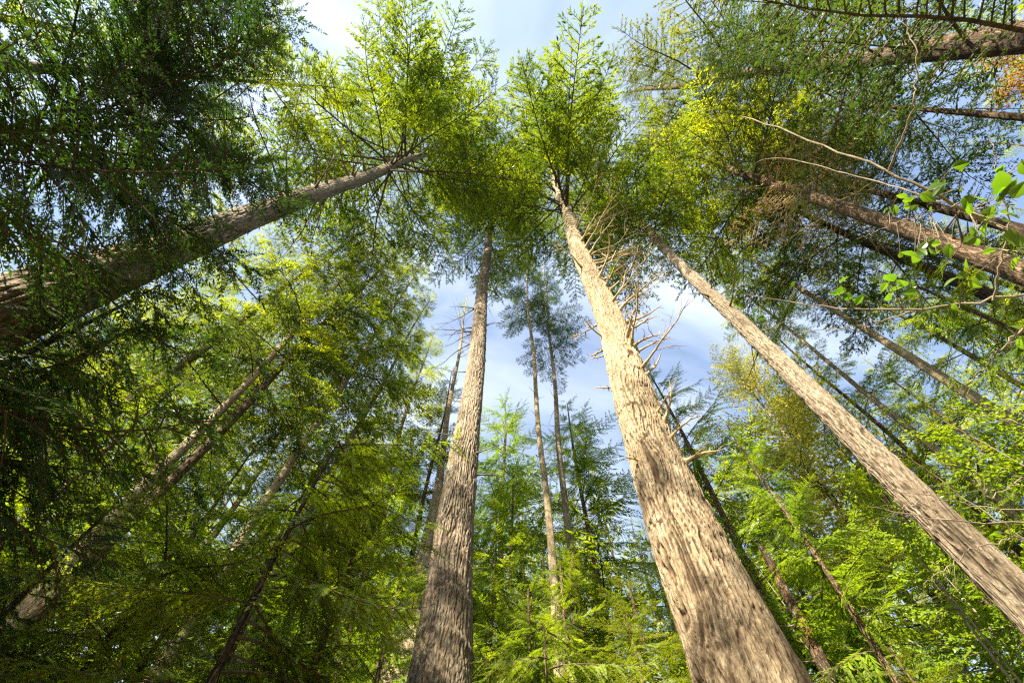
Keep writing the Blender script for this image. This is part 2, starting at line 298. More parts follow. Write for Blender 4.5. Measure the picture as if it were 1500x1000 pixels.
def cedar_branch(seed, nfr=26, npin=12, detail=2, droop=0.5, tipup=0.22, spread=0.36, bare=0.12, wood_r=0.008, pin=0.055, lw=0.26):
    """flat drooping fern-like sprays: side fronds with two rows of pinnae"""
    r = np.random.default_rng(seed); W = Geo(); f = axis_curve(droop, tipup, 0.06, seed)
    ts = np.linspace(0, 1, 9); W.tube(f(ts), wood_r * (1 - 0.85 * ts), 4)
    bases, dirs, norms, lens = [], [], [], []
    for i in range(nfr):
        t = bare + (0.99 - bare) * (i + r.uniform(-.3, .3)) / nfr; s = 1 if i % 2 else -1
        p = f(t); tan = norm(f(t + .02) - f(t - .02)); side = norm(np.cross(np.array([0, 0, 1.0]), tan))
        l = (spread * (1.05 - t) ** 0.65 * r.uniform(.45, 1.2) + .05) if i < nfr - 1 else .18
        a = radians(r.uniform(28, 66)) if i < nfr - 1 else 0.0
        d = norm(tan * cos(a) + s * side * sin(a) + np.array([0, 0, r.uniform(-.5, .12)]))
        if r.random() < .1: continue
        nq = max(5, int(npin * l / spread * 1.3)); q = (np.arange(nq) + .4) / nq
        dr = r.uniform(.4, 2.0)
        pts = p + d * (l * q)[:, None]; pts[:, 2] -= dr * (l * q) ** 2
        td = np.repeat(d[None], nq, 0).copy(); td[:, 2] -= 2 * dr * l * q; td = norm(td)
        e = np.array([0, .5, 1.0]); ep = p + d * (l * e)[:, None]; ep[:, 2] -= dr * (l * e) ** 2
        W.tube(ep, np.array([.0028, .0018, .0006]), 3)
        nrm = norm(np.cross(td, np.cross(np.array([0, 0, 1.0]), d))); nrm = norm(np.where((nrm[:, 2:] < 0), -nrm, nrm) + r.normal(0, .22, 3))
        sd = norm(np.cross(nrm, td))
        for k in (-1, 1):
            L = pin * (1.08 - q) ** .5 * r.uniform(.75, 1.2, nq) * (0.55 + 0.7 * l / spread)
            aa = np.radians(r.uniform(32, 48, nq))[:, None]
            dd = norm(td * np.cos(aa) + k * sd * np.sin(aa) + np.array([0, 0, -.10]) + r.normal(0, .13, (nq, 3)))
            bases.append(pts); dirs.append(dd); norms.append(nrm); lens.append(L)
            if detail > 1:                                                  # side lobes
                for kk in (-1, 1):
                    sub = norm(dd * .8 + kk * np.cross(nrm, dd) * .6)
                    bases.append(pts + dd * (L * r.uniform(.22, .5, nq))[:, None]); dirs.append(sub); norms.append(nrm); lens.append(L * .55)
        bases.append(pts[-1:]); dirs.append(td[-1:]); norms.append(nrm[-1:]); lens.append(np.array([pin]))
    B, D, Nn, Ln = map(np.concatenate, (bases, dirs, norms, lens))
    Q = rhombs(B, D, Ln, Ln * lw, Nn, 0.03)
    return Q.astype(np.float32), np.concatenate(W.v), np.concatenate(W.f)
def broad_branch(seed, ntw=16, leaf=0.085, lw=0.62, per=7, spread=0.4, droop=0.1, bare=0.15, wood_r=0.006):
    r = np.random.default_rng(seed); W = Geo(); f = axis_curve(droop, 0.05, 0.12, seed); qs = []
    ts = np.linspace(0, 1, 7); W.tube(f(ts), wood_r * (1 - .85 * ts), 4)
    for i in range(ntw + 1):
        t = bare + (1 - bare) * i / ntw; s = 1 if i % 2 else -1; p = f(t)
        l = spread * (1.05 - t) ** .7 * r.uniform(.5, 1.2) + .05; a = radians(r.uniform(35, 65)) if i < ntw else 0
        d = norm(np.array([cos(a), s * sin(a), r.uniform(-.15, .35)])); n = max(2, int(per * l / spread) + 1)
        q = (np.arange(n) + .6) / n; pts = p + d * (l * q)[:, None] + r.normal(0, .01, (n, 3))
        W.tube([p, p + d * l], [.0022, .0006], 3)
        sd = norm(np.cross([0, 0, 1.0], d)); k = np.where(np.arange(n) % 2, 1, -1)[:, None]
        dd = norm(d * .6 + sd * k * .8 + r.normal(0, .25, (n, 3)) + np.array([0, 0, -.25])); nn = norm(np.array([0, 0, 1.0]) + r.normal(0, .4, (n, 3)))
        L = leaf * r.uniform(.6, 1.25, n); side = norm(np.cross(nn, dd)); nn = np.cross(dd, side)
        b = pts; tip = b + dd * L[:, None] - nn * (L * .12)[:, None]; m1 = b + dd * (L * .3)[:, None]; m2 = b + dd * (L * .68)[:, None]
        wd = (L * lw * .5)[:, None]; up = nn * (L * .10)[:, None]
        for s2 in (-1, 1):                                                  # each half of the leaf is two quads
            e1 = m1 + s2 * side * wd * .95 + up; e2 = m2 + s2 * side * wd * .75 + up
            qs.append(np.stack([b, e1, e2, m2], 1)); qs.append(np.stack([m2, e2, tip, tip], 1)[:, [0, 1, 2, 2]] * 1.0)
    Q = np.concatenate(qs)
    dup = np.all(Q[:, 2] == Q[:, 3], 1); Q[dup, 3] = (Q[dup, 2] + Q[dup, 0]) / 2
    return Q.astype(np.float32), np.concatenate(W.v), np.concatenate(W.f)

TPL = dict(
    fir=[fir_branch(s, ntw=32, spacing=.0105, leaf=.026, lw=.30, bare=.20, wood_r=.0075, ang=(42, 62), tight=.6) for s in (1, 2, 3, 4)],
    firfine=[fir_branch(s, ntw=34, spacing=0.0100, leaf=0.022, lw=.32, wood_r=.009, tight=.6) for s in (5, 6, 7)],
    firnear=[fir_branch(s, ntw=40, spacing=.0085, leaf=.017, lw=.36, spread=.42, hang=.35) for s in (15, 16, 17)],
    lacy=[fir_branch(s, ntw=28, spacing=0.016, leaf=0.034, lw=.30, spread=.46, droop=.32, tipup=.02, hang=.6) for s in (8, 9, 10)],
    cedarfar=[cedar_branch(s, nfr=24, npin=12, detail=1, pin=.062, lw=.30, droop=.3 + .12 * (s - 20), tipup=.1 + .05 * (s - 20)) for s in (21, 22, 23, 24, 25)],
    cedar=[cedar_branch(s, droop=.35 + .1 * (s - 23)) for s in (24, 25, 26, 27)],
    cedarnear=[cedar_branch(s, nfr=30, npin=17, detail=2, pin=.042, lw=.24) for s in (27, 28)],
    broad=[broad_branch(s) for s in (31, 32, 33)],
    broadfine=[broad_branch(s, ntw=26, leaf=.034, per=15, lw=.8) for s in (34, 35, 36)],
    coarse=[fir_branch(s, ntw=16, spacing=.04, leaf=.085, lw=.36, twigs=False, fork=False) for s in (41, 42)],
)
def place(G, tpl, off, az, pitch, roll, L, lm=0, wm=1, flat=1.0):
    Q, WV, WF = tpl
    ca, sa, cp, sp, cr_, sr = cos(az), sin(az), cos(pitch), sin(pitch), cos(roll), sin(roll)
    Rz = np.array([[ca, -sa, 0], [sa, ca, 0], [0, 0, 1]]); Ry = np.array([[cp, 0, -sp], [0, 1, 0], [sp, 0, cp]]); Rx = np.array([[1, 0, 0], [0, cr_, -sr], [0, sr, cr_]])
    R = (Rz @ Ry @ Rx * L).astype(np.float32); o = np.asarray(off, np.float32)
    G.quads(Q @ R.T + o, lm); G.add(WV @ R.T + o, WF, wm)

# ------------------------------------------------------------------ crowns
def crown_geo(G, z0, z1, Lmax, n, tset, line=lambda z: (0, 0), pitch=(-0.35, 0.45), shape=0.85, low=0.35, rad=lambda z: 0.0, jit=.25, az_skip=None, whorl=True, roll=.35):
    T = TPL[tset]; k = 0
    while k < n:
        s = (k + U(0, 1)) / n; s = s ** 1.12
        z = z0 + (z1 - z0) * s
        L = Lmax * ((1 - s) ** shape * (low + (1 - low) * min(1, s / 0.18)) + 0.07) * U(1 - jit, 1 + jit)
        az = k * 2.39996 + U(-.5, .5); k += 1
        if az_skip and az_skip(az, z): continue
        pt = pitch[0] + (pitch[1] - pitch[0]) * s ** 1.3 + U(-.15, .15); x, y = line(z)
        place(G, T[int(rng.integers(len(T)))], (x + cos(az) * rad(z) * .6, y + sin(az) * rad(z) * .6, z), az, pt, U(-roll, roll), L)

# ------------------------------------------------------------------ trunks
def trunk_mesh(name, line, rad, z0, z1, mat, around=24, dz=0.35, furrow=0.0, seed=0, flare=0.25, zdense=None, knots=0.0):
    zs = np.arange(z0, z1, dz) if zdense is None else np.concatenate([np.arange(z0, zdense[0], .25), np.arange(zdense[0], zdense[1], dz), np.arange(zdense[1], z1, .4)])
    zs = np.append(zs, z1); n = len(zs); th = np.arange(around) * 2 * pi / around
    R = np.array([rad(z) for z in zs]) * (1 + flare * np.exp(-np.maximum(zs, 0) / .7))
    C = np.array([line(z) for z in zs]); T, Z = np.meshgrid(th / (2 * pi), zs)
    circ = 2 * pi * R.mean()
    d = 1 + .12 * (vnoise(T * 4, Z * .35, 4, seed) - .5) + .07 * (vnoise(T * 9, Z * 1.1, 9, seed + 1) - .5)
    rr = R[:, None] * d; fur = np.zeros_like(rr)
    if furrow:
        nu = int(2 * pi * rad(4.0) / .068)
        wu = (vnoise(T * 10, Z * 1.6, 10, seed + 2) - .5) * 2.6; wv = (vnoise(T * 14, Z * 3, 14, seed + 6) - .5) * 1.2
        f1 = 1 - sstep(vor(T * nu + wu, Z / .95 + wv * 1.2, nu, seed + 3), .02, .20); f2 = 1 - sstep(vor(T * nu * 2 + wu * 2, Z / .26 + wv * 2, nu * 2, seed + 4), .02, .20)
        amt = np.clip(1.3 - Z / (z1 * .6), .35, 1)
        fur = np.clip(f1 * (.30 + 1.1 * vnoise(T * 6, Z * .8, 6, seed + 7)) + f2 * .35, 0, 1) * amt
        rr = rr - furrow * fur + furrow * .35 * (vnoise(T * nu * 2, Z * 9, nu * 2, seed + 5) - .5)
    if knots:                                                                # swollen whorls where branches were shed
        wn = np.abs(((Z + .25 * vnoise(T * 3, Z * 0, 3, seed + 8)) / .62) % 1 - .5); rr = rr + knots * R[:, None] * (1 - sstep(wn, .0, .16)) * (vnoise(T * 7, Z * 2, 7, seed + 9))
    V = np.stack([C[:, None, 0] + rr * np.cos(th), C[:, None, 1] + rr * np.sin(th), np.repeat(zs[:, None], around, 1)], -1)
    i = np.arange(n - 1)[:, None] * around; j = np.arange(around)[None]; k = (j + 1) % around
    Fq = np.stack([i + j, i + k, i + around + k, i + around + j], -1).reshape(-1, 4)
    u0 = np.broadcast_to(j / around * circ, (n - 1, around)); u1 = np.broadcast_to((j + 1) / around * circ, (n - 1, around))
    v0 = np.broadcast_to(zs[:-1, None], (n - 1, around)); v1 = np.broadcast_to(zs[1:, None], (n - 1, around))
    uv = np.stack([np.stack([u0, v0], -1), np.stack([u1, v0], -1), np.stack([u1, v1], -1), np.stack([u0, v1], -1)], 2).reshape(-1, 4, 2)
    uv = uv + np.array([seed * 3.7, 0.0])
    G = Geo(); G.add(V.reshape(-1, 3), Fq, 0, uv); me = G.mesh(name, [mat], True, True)
    at_ = me.attributes.new('furrow', 'FLOAT', 'POINT'); at_.data.foreach_set('value', fur.astype(np.float32).ravel())
    return me
def dead_branch_mesh(p, az, L, r0, mat, up=0.1, crook=0.25, subs=3, droop=0.0, fine=0, seed=None):
    G = Geo(); n = 8; d = np.array([cos(az), sin(az), up]); d /= np.linalg.norm(d); P = [np.array(p, float)]
    for i in range(n - 1):
        d = norm(d + rng.normal(0, crook * .45, 3) + np.array([0, 0, -droop])); P.append(P[-1] + d * L / (n - 1))
    P = np.array(P); R = r0 * (1 - .72 * np.linspace(0, 1, n)); R[0] *= 2.1; R[1] *= 1.15; R[-1] *= .5
    G.tube(P, R, 6)
    for k in range(subs):
        i = int(rng.integers(2, n - 1)); a = norm((P[i] - P[i - 1]) + rng.normal(0, .55, 3) * np.linalg.norm(P[i] - P[i - 1])); l = L * U(.15, .45)
        q = P[i] + a * l * .5 + rng.normal(0, .04 * l, 3); e = P[i] + norm(a + rng.normal(0, .25, 3)) * l
        G.tube([P[i], q, e], [R[i] * .6, R[i] * .4, R[i] * .12], 4)
        for _ in range(fine):
            b = P[i] + (e - P[i]) * U(.2, 1); G.tube([b, b + norm(e - P[i] + rng.normal(0, .6, 3) * l) * l * U(.2, .5)], [R[i] * .25, R[i] * .08], 3)
    return G.mesh("dead_branch", [mat], True)

class Tree:
    def __init__(s, name, label, cat, pb, pt, d, D, H, expo=.5, group=None, bend=0.0, swell=.1):
        p0 = at(*pb, d); p1 = over(*pt, p0); lean = (p1[:2] - p0[:2]) / (p1[2] - p0[2])
        print(name, 'at', p0.round(2), 'z1', p1[2].round(1), 'lean', lean.round(3), 'Dtop')
        base = p0[:2] - lean * p0[2]; s.base = base; s.lean = lean; s.H = H; s.p0 = p0; s.p1 = p1; s.bend = bend
        R = D / 2; z0 = p0[2]; s.rad = lambda z: max(.012, R * (max(0, H - z) / (H - z0)) ** expo * (1 - swell + swell * np.exp(-(max(z, .5) - z0) / 2.6)))
        ph = U(0, 6); s.ph = ph
        s.line = lambda z: (lean[0] * z + bend * sin(z * .55 + ph), lean[1] * z + bend * .6 * sin(z * .43 + ph * 2))
        s.root = thing(name, label, cat, (base[0], base[1], 0), group)
    def trunk(s, mat, top=None, **k):
        me = trunk_mesh("trunk", s.line, s.rad, -0.15, top or s.H - .3, M[mat], seed=int(rng.integers(1, 90)), **k); return obj("trunk", me, s.root)
    def crown(s, tset, mat, z0, Lmax, n, z1=None, boughs=(), **k):
        G = Geo()
        for zb, ab, pb, Lb in boughs: place(G, TPL[tset][int(rng.integers(len(TPL[tset])))], (*s.line(zb), zb), radians(ab), pb, U(-.2, .2), Lb)
        crown_geo(G, z0, z1 or s.H, Lmax, n, tset, s.line, rad=s.rad, **k); return obj("crown", G.mesh("crown", [M[mat], M['twig']]), s.root)
    def dead(s, zs, azs, Ls, r0, mat, **k):
        for z, az, L in zip(zs, azs, Ls):
            x, y = s.line(z); r = s.rad(z) * .9
            obj("dead_branch", dead_branch_mesh((x + r * cos(az), y + r * sin(az), z), az, L, r0 * U(.7, 1.25), M[mat], **k), s.root)
    def z_at(s, px, py): return over(px, py, s.p0)[2]

# ================================================================== setting
G = Geo(); n = 60; xs = np.linspace(-1, 1, n); gx = np.sign(xs) * np.abs(xs) ** 2 * 400
X, Y = np.meshgrid(gx, gx); Zg = 0.25 * np.sin(X * .35) * np.cos(Y * .28) * sstep(np.hypot(X, Y), 4, 14) - .05
i = np.arange(n - 1)[:, None] * n; j = np.arange(n - 1)[None]
G.add(np.stack([X, Y, Zg], -1), np.stack([i + j, i + j + 1, i + n + j + 1, i + n + j], -1).reshape(-1, 4))
tag(obj("forest_floor", G.mesh("forest_floor", [ground_mat()], True)), "brown needle covered forest floor", None, None, 'structure')

# ================================================================== the large firs
def main_trees():
    t = Tree("fir_tree", "tall straight furrowed fir in the middle, ringed bark and dead twigs under its small crown", "tree", (652, 930), (716, 350), 6.7, .80, 45, .70, bend=.04, swell=.27)
    z = t.z_at
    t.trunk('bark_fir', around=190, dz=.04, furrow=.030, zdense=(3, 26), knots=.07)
    t.crown('fir', 'fir', z(722, 350), 5.0, 46, pitch=(-.15, .6), low=.55)
    zz = U(z(690, 530), z(718, 352), 26); t.dead(zz, U(0, 2 * pi, 26), U(.5, 2.0, 26), .018, 'deadgrey', up=.15, subs=3, crook=.3)
    zz = U(7, 16, 8); t.dead(zz, np.where(rng.random(8) < .6, U(-.5, .5, 8), U(2.6, 3.6, 8)), U(.25, 1.3, 8), .014, 'deadgrey', up=.1, subs=1)

    t = Tree("fir_tree", "huge sunlit fir with pale bark and many stout broken branch stubs", "tree", (1093, 1000), (852, 370), 5.2, .98, 43, .62, bend=.08, swell=.24)
    z = t.z_at
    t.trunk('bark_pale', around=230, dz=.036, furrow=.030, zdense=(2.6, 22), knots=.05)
    t.crown('fir', 'fir', z(832, 325), 6.2, 64, pitch=(-.05, .7), low=.75, boughs=[(23.5, -88, .1, 7.8), (25, -108, .15, 6.6), (26, -70, .15, 6.8), (29, -96, .2, 6.8), (24, -150, .1, 6.4), (28, -128, .2, 6.0)])
    face = math.atan2(-t.p0[1], -t.p0[0])                         # azimuth facing the camera
    m = 42; yy = np.concatenate([U(335, 560, m - 7), U(540, 730, 7)])
    zz = np.array([z(832 + .4 * (q - 325), q) for q in yy])
    az = np.where(rng.random(m) < .78, face + U(.7, 2.1, m), face + U(-2.0, -.2, m))
    Ls = (np.hypot(5.2, zz) * .95) * np.where(az > face + .4, U(.045, .125, m), U(.025, .07, m)) * np.where(yy > 600, .7, 1.3)
    t.dead(zz, az, Ls, .028, 'dead', up=.45, crook=.30, subs=6, fine=3)

    t = Tree("fir_tree", "long slender fir trunk slanting up from the lower right corner", "tree", (1490, 872), (1000, 390), 7.8, .50, 38, .5, bend=.06, swell=.12)
    z = t.z_at
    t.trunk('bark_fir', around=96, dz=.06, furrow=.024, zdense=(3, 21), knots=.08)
    t.crown('lacy', 'fir', z(965, 352), 4.2, 44, pitch=(-.35, .5), low=.7)
    zz = U(z(1230, 610), z(990, 375), 13); t.dead(zz, U(0, 2 * pi, 13), U(.3, 1.5, 13), .017, 'deadgrey', up=-.05, subs=3, droop=.06)

    t = Tree("fir_tree", "thick grey fir leaning in from the dark left edge, long limbs sweeping overhead", "tree", (300, 345), (615, 228), 6.2, .58, 46, .45, bend=.05)
    z = t.z_at
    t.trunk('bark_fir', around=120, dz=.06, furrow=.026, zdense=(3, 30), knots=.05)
    t.crown('fir', 'fir', z(560, 250), 6.6, 82, pitch=(-.02, .65), low=.8, boughs=[(30, -34, .1, 7.6), (31, -52, .1, 7.0), (28.5, -64, .05, 7.4), (34, -20, .2, 6.0), (27, -80, .05, 7.2), (27.5, -95, .05, 7.0)])
    zz = U(z(400, 300), z(590, 240), 24); t.dead(zz, np.where(rng.random(24) < .75, U(-1.9, -.9, 24), U(.9, 2.2, 24)), U(.6, 3.0, 24), .028, 'deadgrey', up=.2, subs=3)

    t = Tree("fir_tree", "brown limbed fir across the top right, ragged branches all along its trunk", "tree", (1495, 50), (1010, 122), 9.0, .44, 42, .3, bend=.08)
    z = t.z_at
    t.trunk('bark_brown', around=48, dz=.12, knots=.10)
    t.crown('firfine', 'olivedark', z(1150, 100), 5.4, 40, pitch=(-.25, .45), low=.7)
    zz = U(z(1400, 62), z(1150, 100), 14); t.dead(zz, U(0, 2 * pi, 14), U(1, 2.6, 14), .03, 'deadgrey', up=.1, subs=5, fine=1)

    t = Tree("fir_tree", "dark brown fir at the right edge with a fan of dead orange twigs", "tree", (1495, 397), (1220, 300), 9.6, .42, 34, .45, bend=.06)
    z = t.z_at
    t.trunk('bark_brown', around=48, dz=.12, knots=.08)
    t.crown('firfine', 'bright', z(1110, 268), 4.6, 50, pitch=(-.3, .5), low=.9)
    zz = U(z(1260, 312), z(1120, 270), 26); t.dead(zz, U(0, 2 * pi, 26), U(1.0, 2.6, 26), .016, 'dead', up=.05, subs=6, fine=2, droop=.02)
    G = Geo()
    for _ in range(14):
        Q_, V_, F_ = TPL['lacy'][int(rng.integers(3))]; Q_ = Q_[rng.random(len(Q_)) < .22]
        zq = U(z(1220, 300), z(1105, 268)); x, y = t.line(zq); place(G, (Q_, V_, F_), (x, y, zq), U(0, 6.28), U(-.3, .2), U(-.3, .3), U(1.6, 3.0))
    obj("dead_foliage", G.mesh("dead_foliage", [M['brownneedle'], M['dead']]), t.root)
    zz = U(z(1450, 380), z(1290, 325), 9); t.dead(zz, U(-2.2, -.9, 9), U(.4, 1.1, 9), .03, 'deadgrey', up=.1, subs=1)
main_trees()

# ================================================================== slimmer trunks, each with its own crown
def slim(label, pb, pt, d, D, H, bark, crown, group=None, name="conifer_tree", dead=8, dmat='deadgrey', dL=(.3, 1.2), bend=.05, expo=.5):
    t = Tree(name, label, "tree", pb, pt, d, D * .68, H, expo, group, bend, .15)
    t.trunk(bark, around=28, dz=.2, knots=.10)
    if crown:
        tset, mat, zc, L, n = crown; z0 = t.z_at(*zc) if isinstance(zc, tuple) else zc
        t.crown(tset, mat, z0, L, n, low=.6)
        if dead:
            zz = U(max(2.5, z0 * .5), z0, dead); t.dead(zz, U(0, 2 * pi, dead), U(*dL, dead), .014, dmat, up=.0, subs=3)
    return t
slim("slim pole-like conifer with narrow crown, nearer and left of the paired thin trunks", (815, 900), (777, 480), 12, .40, 44, 'bark_pale', ('fir', 'dark', (774, 470), 2.5, 46))
slim("darker slim conifer, right of the paired thin trunks between the two big firs", (846, 940), (808, 520), 13.5, .46, 42, 'bark_fir', ('fir', 'dark', (806, 530), 2.6, 50))
slim("yellow sunlit slim tree with bare wiry twigs half hidden behind the middle fir", (652, 640), (676, 490), 13, .36, 33, 'bark_pale', ('coarse', 'olive', 30, .6, 8), dead=26, dmat='dead', dL=(.8, 2.2))  # pale bark stands in for sunlight on this shaded trunk
slim("mossy conifer with half lit trunk and olive drooping boughs, thickest of the left group", (180, 770), (420, 530), 11, .42, 33, 'bark_moss', ('lacy', 'olive', (400, 550), 4.2, 40), dead=16, dmat='dead', dL=(.8, 2.2))
slim("straight pale trunk crossing the dark lower left, topped by a bright green crown", (235, 972), (432, 670), 11.5, .42, 34, 'bark_pale', ('lacy', 'bright', (450, 640), 3.6, 60))  # bark lightened so the shaded trunk reads as lit
slim("thin trunk just right of the pale straight trunk in the lower left shade", (312, 1000), (452, 752), 12.5, .36, 30, 'bark_fir', ('fir', 'bright', (470, 720), 3.0, 52))
slim("pale trunk low down behind dark cedar sprays at the far left edge", (34, 905), (120, 814), 11, .44, 30, 'bark_pale', ('lacy', 'dark', (200, 730), 3.6, 40))  # lighter bark here too, in place of sun
slim("sun flecked trunk above and left of the mossy half lit trunk", (95, 656), (272, 527), 12, .44, 34, 'bark_moss', ('lacy', 'olive', (290, 515), 4.2, 32), dead=12, dmat='dead', dL=(.6, 1.8))
slim("lit thin trunk crossing high in the top left corner through sparse boughs", (60, 98), (245, 111), 10, .34, 34, 'bark_moss', ('fir', 'olive', (200, 108), 4.6, 26))
slim("smooth pale slim trunk, upper one of the parallel pair slanting at right", (1355, 537), (1200, 440), 13, .34, 32, 'bark_pale', ('lacy', 'bright', (1190, 434), 3.2, 42))
slim("thinner lower one of the parallel pair of pale trunks slanting at right", (1300, 600), (1165, 490), 16, .28, 31, 'bark_pale', ('fir', 'bright', (1150, 478), 2.6, 40))
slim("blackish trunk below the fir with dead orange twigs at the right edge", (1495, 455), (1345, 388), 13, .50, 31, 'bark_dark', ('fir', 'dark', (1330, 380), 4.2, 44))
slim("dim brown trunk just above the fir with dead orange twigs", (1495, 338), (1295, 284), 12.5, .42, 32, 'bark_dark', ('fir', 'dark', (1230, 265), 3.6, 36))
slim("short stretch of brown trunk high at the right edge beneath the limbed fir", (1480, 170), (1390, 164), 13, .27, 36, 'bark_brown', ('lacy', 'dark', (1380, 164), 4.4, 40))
slim("faint thin lit stem left of the paired thin trunks, low down", (768, 890), (760, 750), 16, .24, 15, 'bark_pale', ('coarse', 'bright', 13.2, .9, 14), dead=4)
slim("faint speckled stem just right of the paired thin trunks, low down", (874, 890), (862, 790), 17, .26, 19, 'bark_pale', ('coarse', 'bright', 15, 1.6, 26), dead=4)
def snag():
    t = Tree("dead_snag", "dark rotten snag with orange and white patches right of the huge pale fir", "snag", (1185, 945), (1098, 770), 10.5, .20, 8.9, .12, None, .06)
    t.trunk('bark_snag', around=32, dz=.08, knots=.2)
    zz = U(4, 8, 7); t.dead(zz, U(0, 2 * pi, 7), U(.2, .6, 7), .018, 'deadgrey', subs=1)
snag()

# ================================================================== background trees with full crowns (shared crown and trunk meshes)
def full_proto(kind, tset, mat, H, L, n, bark, z0=1.8, pitch=(-.3, .45), shape=.8, r=.13):
    G = Geo(); crown_geo(G, z0, H, L, n, tset, pitch=pitch, shape=shape, low=.75, roll=.8 if 'cedar' in tset else .45, jit=.35); cm = G.mesh("crown", [M[mat], M['twig']])
    tm = trunk_mesh("trunk", lambda z: (.05 * sin(z * .7), .05 * cos(z * .5)), lambda z: max(.012, r * (1 - z / (H + .3)) ** .6), -.2, H - .2, M[bark], 16, .3, seed=int(rng.integers(1, 90)))
    return cm, tm, H
PROTO = dict(
    fir=full_proto('fir', 'fir', 'fir', 24, 3.2, 105, 'bark_brown', 2.5),
    bright=full_proto('bright', 'lacy', 'bright', 24, 3.3, 105, 'bark_brown', 2.5),
    olive=full_proto('olive', 'lacy', 'olive', 24, 3.4, 70, 'bark_moss', 3),
    cedar=full_proto('cedar', 'cedarfar', 'cedar', 18, 3.2, 120, 'bark_brown', 1.5, (-.1, .55), .75),
    cedar2=full_proto('cedar2', 'cedarfar', 'cedar_lime', 18, 3.0, 115, 'bark_brown', 1.5, (-.1, .55), .75),
    young=full_proto('young', 'cedar', 'cedar', 8, 2.1, 85, 'bark_brown', .8, (.0, .6), .7, .09),
    young2=full_proto('young2', 'cedar', 'cedar_lime', 8, 2.0, 80, 'bark_brown', .8, (.0, .6), .7, .08),
    near=full_proto('near', 'cedarnear', 'cedar_shade', 9, 2.3, 80, 'bark_brown', 1.0, (.05, .6), .6, .10),
    hem=full_proto('hem', 'firfine', 'bright', 8, 2.3, 75, 'bark_brown', .8, (.0, .5), .7, .09),
)
def bgt(label, kind, az, d, H, wide=1.0, rz=None, name=None, group=None, xy=None):
    cm, tm, h = PROTO[kind]; s = H / h
    x, y = xy if xy else (d * sin(radians(az)), d * cos(radians(az)))
    name = name or ("cedar_tree" if kind in ('cedar', 'cedar2', 'young', 'young2', 'near') else "conifer_tree")
    root = thing(name, label, "tree", (x, y, 0), group); root.rotation_euler = (0, 0, U(0, 6.28) if rz is None else rz)
    obj("trunk", tm, root, scale=(s, s, s)); obj("crown", cm, root, scale=(s * wide, s * wide, s))
    return root
exec_list = [
    # label, kind, azimuth (deg right of the view), distance, height, width
    ("bright pyramid conifer rising between the pale straight trunk and the middle fir", 'bright', -21, 17, 34, 1.0),
    ("fresh green conifer directly left of the middle fir, its top just under the pyramid conifer", 'fir', -14, 14, 24, 1.0),
    ("yellow green conifer peeping out right of the middle fir trunk", 'cedar2', -1.5, 19, 29, 1.25),
    ("leafy cedar low between the middle fir and the paired thin trunks", 'cedar2', 0.0, 15, 17.5, 1.3),
    ("deep green cedar filling the gap left of the huge pale fir", 'cedar', 11.5, 15, 22.5, 1.25),
    ("blue green cedar with feathery tips right behind the huge pale fir", 'cedar', 30, 13, 20.5, 1.15),
    ("lime cedar with long hanging fingers low at the right of the huge pale fir", 'cedar2', 37, 11, 13, 1.1),
    ("dense green conifer behind the parallel pair of pale trunks", 'bright', 52, 19, 27, 1.1),
    ("olive conifer behind the blackish trunk at the right edge", 'olive', 64, 20, 29, 1.1),
    ("shadowy cedar below the parallel pair of pale trunks", 'cedar', 57, 13, 13, 1.1),
    ("dark cedar at the right edge below the blackish trunk", 'cedar', 68, 11, 14, 1.1),
    ("bushy conifer at the far right edge above the slanting fir trunk", 'bright', 72, 16, 22, 1.2),
    ("olive conifer glowing behind the mossy half lit trunk", 'olive', -38, 20, 33, 1.2),
    ("yellowish conifer behind the sun flecked trunk at left", 'olive', -52, 19, 31, 1.2),
    ("bright conifer low behind the pale trunk at the far left edge", 'bright', -60, 17, 26, 1.2),
    ("fresh cedar crowding the mossy half lit trunk", 'cedar2', -40, 13, 14, 1.1),
    ("bright cedar just left of the pale straight trunk in the lower left", 'cedar2', -31, 13.5, 15, 1.2),
    ("green cedar left of the middle fir with layered drooping fronds", 'cedar2', -19, 10, 12.5, 1.2),
    ("dim cedar in the far lower left corner", 'cedar', -53, 9, 10.5, 1.1),
    ("green cedar behind the middle fir at its right edge", 'cedar', -2.5, 11.5, 12.0, 1.2),
    ("sunny fir standing far back between the middle fir and the thin trunk pair", 'fir', -7, 24, 33, 1.0),
    ("hazy fir far behind the huge pale fir", 'fir', 24, 25, 30, 1.0),
    ("tall fir far behind the yellow leaved tree", 'fir', 44, 26, 33, 1.1),
]
for r in exec_list: bgt(*r)
